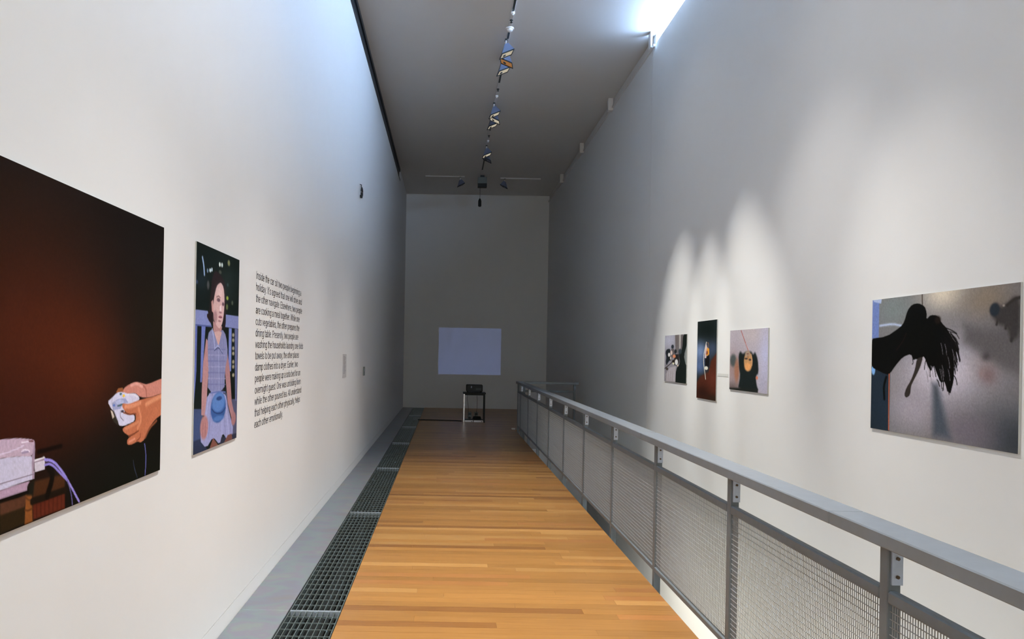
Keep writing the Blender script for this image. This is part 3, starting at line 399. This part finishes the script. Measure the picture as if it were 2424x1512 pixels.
# ---- a plain condensed sans drawn with strokes: glyph = (advance, [polylines]) in em units, x-height .52, caps .72
def _arc(cx, cy, rx_, ry_, a0, a1, n=7):
    return [(cx + rx_ * math.cos(math.radians(a0 + (a1 - a0) * i / n)), cy + ry_ * math.sin(math.radians(a0 + (a1 - a0) * i / n))) for i in range(n + 1)]
_O = _arc(.20, .26, .155, .235, 0, 360, 14)
GL = {
    'a': (.41, [_arc(.19, .36, .13, .125, 165, 0) + [(.32, 0)], [(.32, .30), (.17, .27), (.07, .21), (.05, .13), (.08, .055), (.15, .025), (.24, .06), (.32, .15)]]),
    'b': (.42, [[(.06, 0), (.06, .72)], _arc(.205, .26, .145, .235, 0, 360, 14)]), 'c': (.38, [_arc(.20, .26, .15, .235, 45, 315, 11)]),
    'd': (.42, [[(.345, 0), (.345, .72)], _arc(.20, .26, .145, .235, 0, 360, 14)]), 'e': (.40, [[(.06, .27), (.345, .27)] + _arc(.20, .26, .145, .235, 0, 310, 12)]),
    'f': (.23, [[(.11, 0), (.11, .60)] + _arc(.19, .60, .08, .09, 180, 80, 4), [(.02, .49), (.21, .49)]]),
    'g': (.42, [[(.345, .52), (.345, -.07)] + _arc(.205, -.06, .14, .11, 0, -150, 6), _arc(.20, .26, .145, .235, 0, 360, 14)]),
    'h': (.41, [[(.06, 0), (.06, .72)], [(.06, .36)] + _arc(.20, .36, .14, .125, 160, 0) + [(.34, 0)]]), 'i': (.16, [[(.08, 0), (.08, .52)], [(.08, .63), (.08, .72)]]),
    'k': (.38, [[(.06, 0), (.06, .72)], [(.33, .52), (.07, .22)], [(.15, .31), (.35, 0)]]), 'l': (.16, [[(.08, 0), (.08, .72)]]),
    'm': (.62, [[(.06, 0), (.06, .52)], [(.06, .36)] + _arc(.185, .36, .125, .125, 160, 0) + [(.31, 0)], [(.31, .36)] + _arc(.435, .36, .125, .125, 160, 0) + [(.56, 0)]]),
    'n': (.41, [[(.06, 0), (.06, .52)], [(.06, .36)] + _arc(.20, .36, .14, .125, 160, 0) + [(.34, 0)]]), 'o': (.40, [_O]),
    'p': (.42, [[(.06, -.20), (.06, .52)], _arc(.205, .26, .145, .235, 0, 360, 14)]), 'r': (.26, [[(.06, 0), (.06, .52)], [(.06, .34), (.10, .43), (.17, .48), (.24, .485)]]),
    's': (.37, [[(.33, .40), (.28, .47), (.18, .49), (.08, .45), (.06, .37), (.12, .30), (.26, .24), (.325, .16), (.30, .06), (.19, .025), (.09, .05), (.05, .13)]]),
    't': (.23, [[(.11, .66), (.11, .09)] + _arc(.18, .09, .07, .065, 180, 280, 4), [(.02, .49), (.21, .49)]]), 'u': (.41, [[(.065, .52), (.065, .16)] + _arc(.205, .16, .14, .13, 180, 340) + [(.34, .16)], [(.345, .52), (.345, 0)]]),
    'v': (.36, [[(.03, .52), (.18, .02), (.33, .52)]]), 'w': (.54, [[(.03, .52), (.15, .02), (.27, .50), (.39, .02), (.51, .52)]]), 'y': (.36, [[(.03, .52), (.185, .03)], [(.335, .52), (.17, -.10), (.12, -.165), (.04, -.16)]]),
    'I': (.19, [[(.095, 0), (.095, .72)]]), 'E': (.44, [[(.40, .68), (.075, .68), (.075, .04), (.41, .04)], [(.075, .37), (.38, .37)]]), 'W': (.68, [[(.03, .72), (.18, .02), (.34, .70), (.50, .02), (.65, .72)]]),
    'P': (.46, [[(.075, 0), (.075, .68), (.26, .68)] + _arc(.26, .51, .14, .17, 90, -90) + [(.075, .34)]]), 'O': (.54, [_arc(.27, .36, .215, .33, 0, 360, 16)]), 'A': (.48, [[(.02, 0), (.24, .71), (.46, 0)], [(.10, .24), (.38, .24)]]),
    '.': (.18, [[(.09, 0), (.09, .09)]]), ',': (.18, [[(.09, .09), (.09, 0), (.06, -.10)]]), ';': (.18, [[(.09, .09), (.09, 0), (.06, -.10)], [(.09, .40), (.09, .49)]]), "'": (.14, [[(.07, .56), (.07, .72)]]), ' ': (.20, []),
}
def letter_mesh(txt, size, y0, y1, z0):
    """flat vinyl letters standing 0.6 mm proud of the wall, in the wall's own axes (x out, y along, z up)"""
    adv = [GL[c][0] for c in txt]; tot = sum(adv); ky = (y1 - y0) / tot; t = .045; mb = MB(); cx = 0
    for c, a in zip(txt, adv):
        for pl in GL[c][1]:
            for (xa, ya), (xb, yb) in zip(pl, pl[1:]):
                d = math.hypot(xb - xa, yb - ya) or 1; ux, uy = (xb - xa) / d, (yb - ya) / d; e = t * .45
                q = [(xa - ux * e - uy * t, ya - uy * e + ux * t), (xb + ux * e - uy * t, yb + uy * e + ux * t), (xb + ux * e + uy * t, yb + uy * e - ux * t), (xa - ux * e + uy * t, ya - uy * e - ux * t)]
                if len(pl) == 2: q = [(xa - uy * t, ya + ux * t), (xb - uy * t, yb + ux * t), (xb + uy * t, yb - ux * t), (xa + uy * t, ya - ux * t)]
                mb.quadmesh([(.0007, y0 + (cx + u) * ky, z0 + v * size) for u, v in q], [(0, 1, 2, 3)])
        cx += a
    return mb
for i, (txt, ye) in enumerate(zip(LINES, ENDS)):
    o = obj('text_line', letter_mesh(txt, .069, -.010 + .0012 * i, ye - 4.68, 2.005 - .0728 * i - 1.05), LETTER, wt); o['kind'] = 'stuff'
wl = thing('wall_label', 'thin grey exhibition text panel on the left wall, further along than the lettering', 'label', (LX, 8.76, 1.243))
obj('panel', MB().box(.0005, .004, -.155, .155, 0, .276), CLEAR, wl)
for k in range(13): obj('text_row', MB().box(.004, .0046, -.10, .06 + .03 * ((k * 5) % 3 - 1), .245 - k * .0165, .252 - k * .0165), LABELP, wl)
sw = thing('wall_switch', 'small dark thermostat box low on the dim left wall', 'switch', (LX, 10.77, 1.205))
obj('box', MB().cbox(.0005, .02, -.045, .045, 0, .125, .003), GREYGREEN, sw); obj('button', MB().cbox(.020, .024, -.02, .02, .06, .10, .001), LABELP, sw)
cp = thing('caption_strip', 'faint grey caption strip on the right wall between two photographs', 'label', (RX, 7.49, 1.366))
obj('card', MB().box(-.0025, -.0005, -.14, .14, 0, .028), CAPTION, cp)
hk = thing('wall_hook', 'dark metal ring hanging from a hook high on the left wall', 'hook', (LX, 9.96, 3.62))
obj('hook_pin', MB().tube([(.001, .01, .185), (.02, .01, .18), (.02, .01, .12)], .006, 8), BLACK, hk)
obj('ring', MB().tube([(.03, .075 * math.cos(t), .075 + .062 * math.sin(t)) for t in [2 * PI * k / 20 for k in range(20)]], .009, 8, True), BLACK, hk)
obj('clip', MB().cbox(.012, .044, -.07, -.02, -.01, .03, .004), BLACK, hk)

# ---------------------------------------------------------------- ceiling fittings
tk = thing('lighting_track', 'long white lighting track running down the ceiling', 'track', (TX, 0, CZ))
for a, b in ((-2, 3.5), (3.5, 9.0), (9.0, 12.5), (12.5, 16.0), (16.0, 18.3)):
    obj('track_rail', MB().cbox(-.02, .02, a + .002, b - .002, -.03, -.001, .002), TRACKW, tk)
for a, b in ((7.9, 9.55), (10.12, 10.36), (11.35, 12.05), (13.6, 14.65), (16.0, 17.8)):
    obj('dark_insert', MB().box(-.014, .014, a, b, -.034, -.0302), TRACKD, tk)
def make_light(label, loc, tilt, yaw, reflector, scale=1.0, drop=.065):
    """wedge-shaped wall washer: narrow head under the track, flared hood, rectangular mouth tipped toward one wall"""
    t = thing('track_spotlight', label, 'spotlight', loc, 'spotlights on the ceiling tracks')
    R_ = Matrix.Rotation(yaw, 3, 'Z') @ Matrix(((1, 0, 0), (0, 1, 0), (-math.tan(tilt), 0, 1))) @ Matrix.Rotation(math.radians(-16), 3, 'X')
    def X(p): q = R_ @ Vector(p) * scale; return (q.x, q.y, q.z - drop)
    def tr(mb): mb.v = [X(p) for p in mb.v]; return mb
    a, b, h = .088, .062, -.155
    obj('stem', MB().tube([(0, 0, .0), (0, 0, -drop - .005)], .011, 8), TRACKW, t)
    obj('adapter', MB().cbox(-.018, .018, -.04, .04, -.012, 0, .002), TRACKD, t)
    hood = MB().hexa([(-a, -b, h), (a, -b, h), (a, b, h), (-a, b, h)], [(-.026, -.022, 0), (.026, -.022, 0), (.026, .022, 0), (-.026, .022, 0)])
    obj('housing', tr(hood), LAMPBODY, t)
    r = MB(); e = .008
    r.box(-a - .002, a + .002, -b - .002, -b + e, h - .014, h + .002).box(-a - .002, a + .002, b - e, b + .002, h - .014, h + .002).box(-a - .002, -a + e, -b + e, b - e, h - .014, h + .002).box(a - e, a + .002, -b + e, b - e, h - .014, h + .002)
    obj('rim', tr(r), LAMPRIM, t)
    obj('reflector', tr(MB().box(-a + e, a - e, -b + e, b - e, h - .003, h - .0005)), reflector, t)
    obj('lamp_holder', tr(MB().lathe([(.017, h - .012), (.022, h - .003)], -.030, .018, 10)), LAMPRIM, t)
    return t
RT, LT = math.radians(-26), math.radians(26)
ZB = CZ - .03
make_light('first blue-grey spotlight of the nearest cluster on the ceiling track', (TX - .02, 10.40, ZB), RT, .25, REFLECT, 1.0)
make_light('amber-mouthed spotlight, middle one of the nearest cluster on the ceiling track', (TX + .02, 10.72, ZB), LT, -.2, AMBER, 1.0)
make_light('last spotlight of the nearest ceiling cluster, pale mouth tipped right', (TX - .02, 11.04, ZB), RT, .3, REFLECT, 1.0)
make_light('first spotlight of the second ceiling cluster', (TX - .02, 13.05, ZB), RT, .25, REFLECT)
make_light('middle spotlight of the second ceiling cluster, bright mouth tipped left', (TX + .02, 13.36, ZB), LT, -.2, REFLECT)
make_light('last spotlight of the second ceiling cluster', (TX - .02, 13.70, ZB), RT, .3, REFLECT)
make_light('left spotlight of the pair farthest down the long ceiling track', (TX - .01, 15.72, ZB), RT, .2, REFLECT)
make_light('right spotlight of the pair farthest down the long ceiling track', (TX + .03, 16.10, ZB), LT, -.2, LAMPBODY)
ct = thing('cross_track', 'short white track across the far ceiling, left of the black box', 'track', (-.135, 18.6, CZ), 'cross tracks on the far ceiling')
obj('track_rail', MB().cbox(-.485, .485, -.018, .018, -.03, -.001, .002), TRACKW, ct); obj('end_cap', MB().cbox(.485, .50, -.02, .02, -.032, -.001, .002), TRACKW, ct)
ct = thing('cross_track', 'short white track across the far ceiling, right of the black box', 'track', (1.79, 18.7, CZ), 'cross tracks on the far ceiling')
obj('track_rail', MB().cbox(-.50, .50, -.018, .018, -.03, -.001, .002), TRACKW, ct); obj('end_cap', MB().cbox(-.515, -.50, -.02, .02, -.032, -.001, .002), TRACKW, ct)
make_light('dim spotlight hanging from the left short track on the far ceiling', (.26, 18.6, ZB), RT, .6, LAMPBODY, .9)
make_light('dim spotlight hanging from the right short track on the far ceiling', (1.385, 18.7, ZB), LT, -.6, LAMPBODY, .9)
bx = thing('ceiling_speaker', 'dark square box fixed to the far ceiling, with a cord hanging below', 'speaker', (.81, 18.5, CZ))
obj('mount', MB().cbox(-.05, .05, -.05, .05, -.06, -.001, .004), LAMPRIM, bx)
obj('cabinet', MB().cbox(-.115, .115, -.09, .09, -.215, -.06, .006), GREYGREEN, bx)
obj('grille', MB().cbox(-.112, .112, -.088, .088, -.30, -.2155, .004), BLACK, bx)
mic = thing('hanging_microphone', 'small dark cylinder hanging on a cord below the black ceiling box', 'microphone', (.755, 18.5, 5.22))
obj('cord', MB().tube([(0, 0, .19), (.003, 0, .32), (.0, 0, .479)], .005, 6), BLACK, mic)
obj('body', MB().lathe([(.028, 0), (.040, .015), (.040, .14), (.034, .16), (.018, .20)], 0, 0, 14), BLACK, mic)
sd = thing('smoke_detector', 'white domed smoke detector on the near ceiling', 'detector', (TX, 10.02, CZ - .031))
obj('base', MB().lathe([(.055, 0), (.055, -.014), (.050, -.018)], 0, 0, 20), WHITEP, sd); obj('dome', MB().lathe([(.042, -.018), (.040, -.035), (.028, -.048), (.010, -.053)], 0, 0, 20), WHITEP, sd)
for y, lab in ((9.78, 'dark sprinkler head on the ceiling nearest the camera'), (12.34, 'dark sprinkler head on the ceiling before the second spotlight cluster'), (14.98, 'dark sprinkler head on the ceiling before the farthest spotlight pair')):
    s_ = thing('sprinkler_head', lab, 'sprinkler', (TX, y, CZ - .031), 'sprinkler heads along the ceiling track')
    obj('rose', MB().lathe([(.022, 0), (.022, -.008)], 0, 0, 12), TRACKD, s_); obj('nozzle', MB().lathe([(.008, -.008), (.008, -.03), (.018, -.033), (.018, -.036)], 0, 0, 12), TRACKD, s_)
for y, lab in ((9.55, 'white junction cap on the nearest visible stretch of ceiling track'), (12.66, 'white junction cap just before the second spotlight cluster'), (15.32, 'white junction cap just before the farthest spotlight pair')):
    s_ = thing('junction_cap', lab, 'cap', (TX, y, CZ - .031), 'white caps along the ceiling track')
    obj('cap_body', MB().lathe([(.026, 0), (.026, -.02), (.018, -.032)], 0, 0, 14), WHITEP, s_); obj('cap_tip', MB().lathe([(.010, -.032), (.010, -.045)], 0, 0, 10), WHITEP, s_)

# ---------------------------------------------------------------- projector and its stand at the far end
SX, SY = .633, 16.74
st = thing('projector_stand', 'small metal stand with black top under the projector', 'stand', (SX, SY, 0))
obj('top', MB().cbox(-.255, .255, -.19, .19, .640, .672, .004), BLACK, st)
for x in (-.228, .228):
    for y in (-.17, .17):
        obj('leg', MB().cbox(x - .014, x + .014, y - .014, y + .014, 0, .640, .003), LITCHROME if x < 0 else BLACK, st)  # left legs bright, right legs black: lit and unlit sides put into the colour
for y in (-.17, .17): obj('crossbar', MB().box(-.214, .214, y - .008, y + .008, .61, .632), BLACK, st)
pj = thing('projector', 'black video projector on the small stand, aimed at the end wall', 'projector', (SX + .0, SY, .672))
obj('body', MB().cbox(-.185, .185, -.15, .15, .018, .175, .014), BLACK, pj)
obj('lens', MB().tube([(.007, .148, .103), (.007, .200, .103)], .035, 16), LAMPRIM, pj)
obj('vent', MB().box(.03, .15, -.1535, -.150, .05, .10), LAMPRIM, pj)
obj('indicator', MB().box(-.08, -.06, -.1535, -.150, .10, .145), LAMPBODY, pj)
for x in (-.15, .15): obj('foot', MB().lathe([(.015, 0), (.013, .019)], x, -.11, 10), BLACK, pj); obj('foot', MB().lathe([(.015, 0), (.013, .019)], x, .11, 10), BLACK, pj)
for i, (x, wd, lab) in enumerate(((-.112, .19, 'left silver-fronted video player on the floor of the projector stand'), (.100, .215, 'right silver-fronted video player on the floor of the projector stand'))):
    v_ = thing('video_player', lab, 'video player', (SX + x, SY - .02, 0), 'video players under the projector')
    obj('case', MB().cbox(-wd / 2, wd / 2, -.115, .12, 0, .060, .004), BLACK, v_)
    obj('front_panel', MB().box(-wd / 2 + .003, wd / 2 - .003, -.119, -.1155, .006, .048), SILVER, v_)
    obj('button', MB().box(wd / 2 - .05, wd / 2 - .02, -.122, -.1192, .016, .028), BLACK, v_)
for x, lab in ((-.085, 'left small grey loudspeaker standing behind the video players'), (.065, 'right small grey loudspeaker standing behind the video players')):
    s_ = thing('loudspeaker', lab, 'speaker', (SX + x, SY + .30, 0), 'small loudspeakers behind the stand')
    obj('cabinet', MB().cbox(-.042, .042, -.05, .05, 0, .20, .004), GREYGREEN, s_); obj('cone', MB().tube([(0, -.054, .07), (0, -.0505, .07)], .028, 14), BLACK, s_); obj('grille_top', MB().box(-.030, .030, -.053, -.0505, .13, .18), LAMPRIM, s_)
kc = MB()
for (x, ph) in ((-.14, 0), (.06, 1.2)):
    kc.tube([(SX + x * 1.1, SY + .205, .72), (SX + x * 1.1, SY + .215, .66), (SX + x * 1.15 + .012, SY + .215, .5), (SX + x * 1.0 + .02, SY + .21, .3), (SX + x * .9, SY + .2, .16), (SX + x * .8, SY + .21, .012)], .004, 6)
tag(obj('signal_cable', kc, BLACK), 'thin black cables dropping from the projector to the players below', 'cable')
cc = MB()
for k in range(5):
    a = .6 * k; cc.tube([(SX + .07 + .10 * math.cos(t + a) * (1 - .05 * k), SY + .02 + .07 * math.sin(t + a), .069 + .012 * k) for t in [2 * PI * j / 18 for j in range(18)]], .007, 6, True)
tag(obj('cable_coil', cc, BLACK), 'coil of black cable lying on the right video player', 'cable')
tag(obj('power_cable', MB().tube([(SX - .275, SY + .05, .011), (SX - .32, SY + .10, .011), (SX - .45, SY + .16, .011), (.02, 16.90, .011), (-.30, 16.93, .011), (-.55, 16.93, .011), (-.64, 16.92, .011)], .011, 8), BLACK), 'black power cable on the floor from the stand to the grating', 'cable')
pb = thing('power_adapter', 'small white plug adapter on the floor at the railing far end', 'adapter', (1.41, 15.2, .0))
obj('case', MB().cbox(-.055, .02, -.04, .04, 0, .032, .006), WHITEP, pb); obj('plug', MB().cbox(.045, .07, -.02, .02, 0, .022, .004), WHITEP, pb); obj('lead', MB().tube([(.02, 0, .012), (.034, .01, .008), (.046, 0, .010)], .004, 6), BLACK, pb)
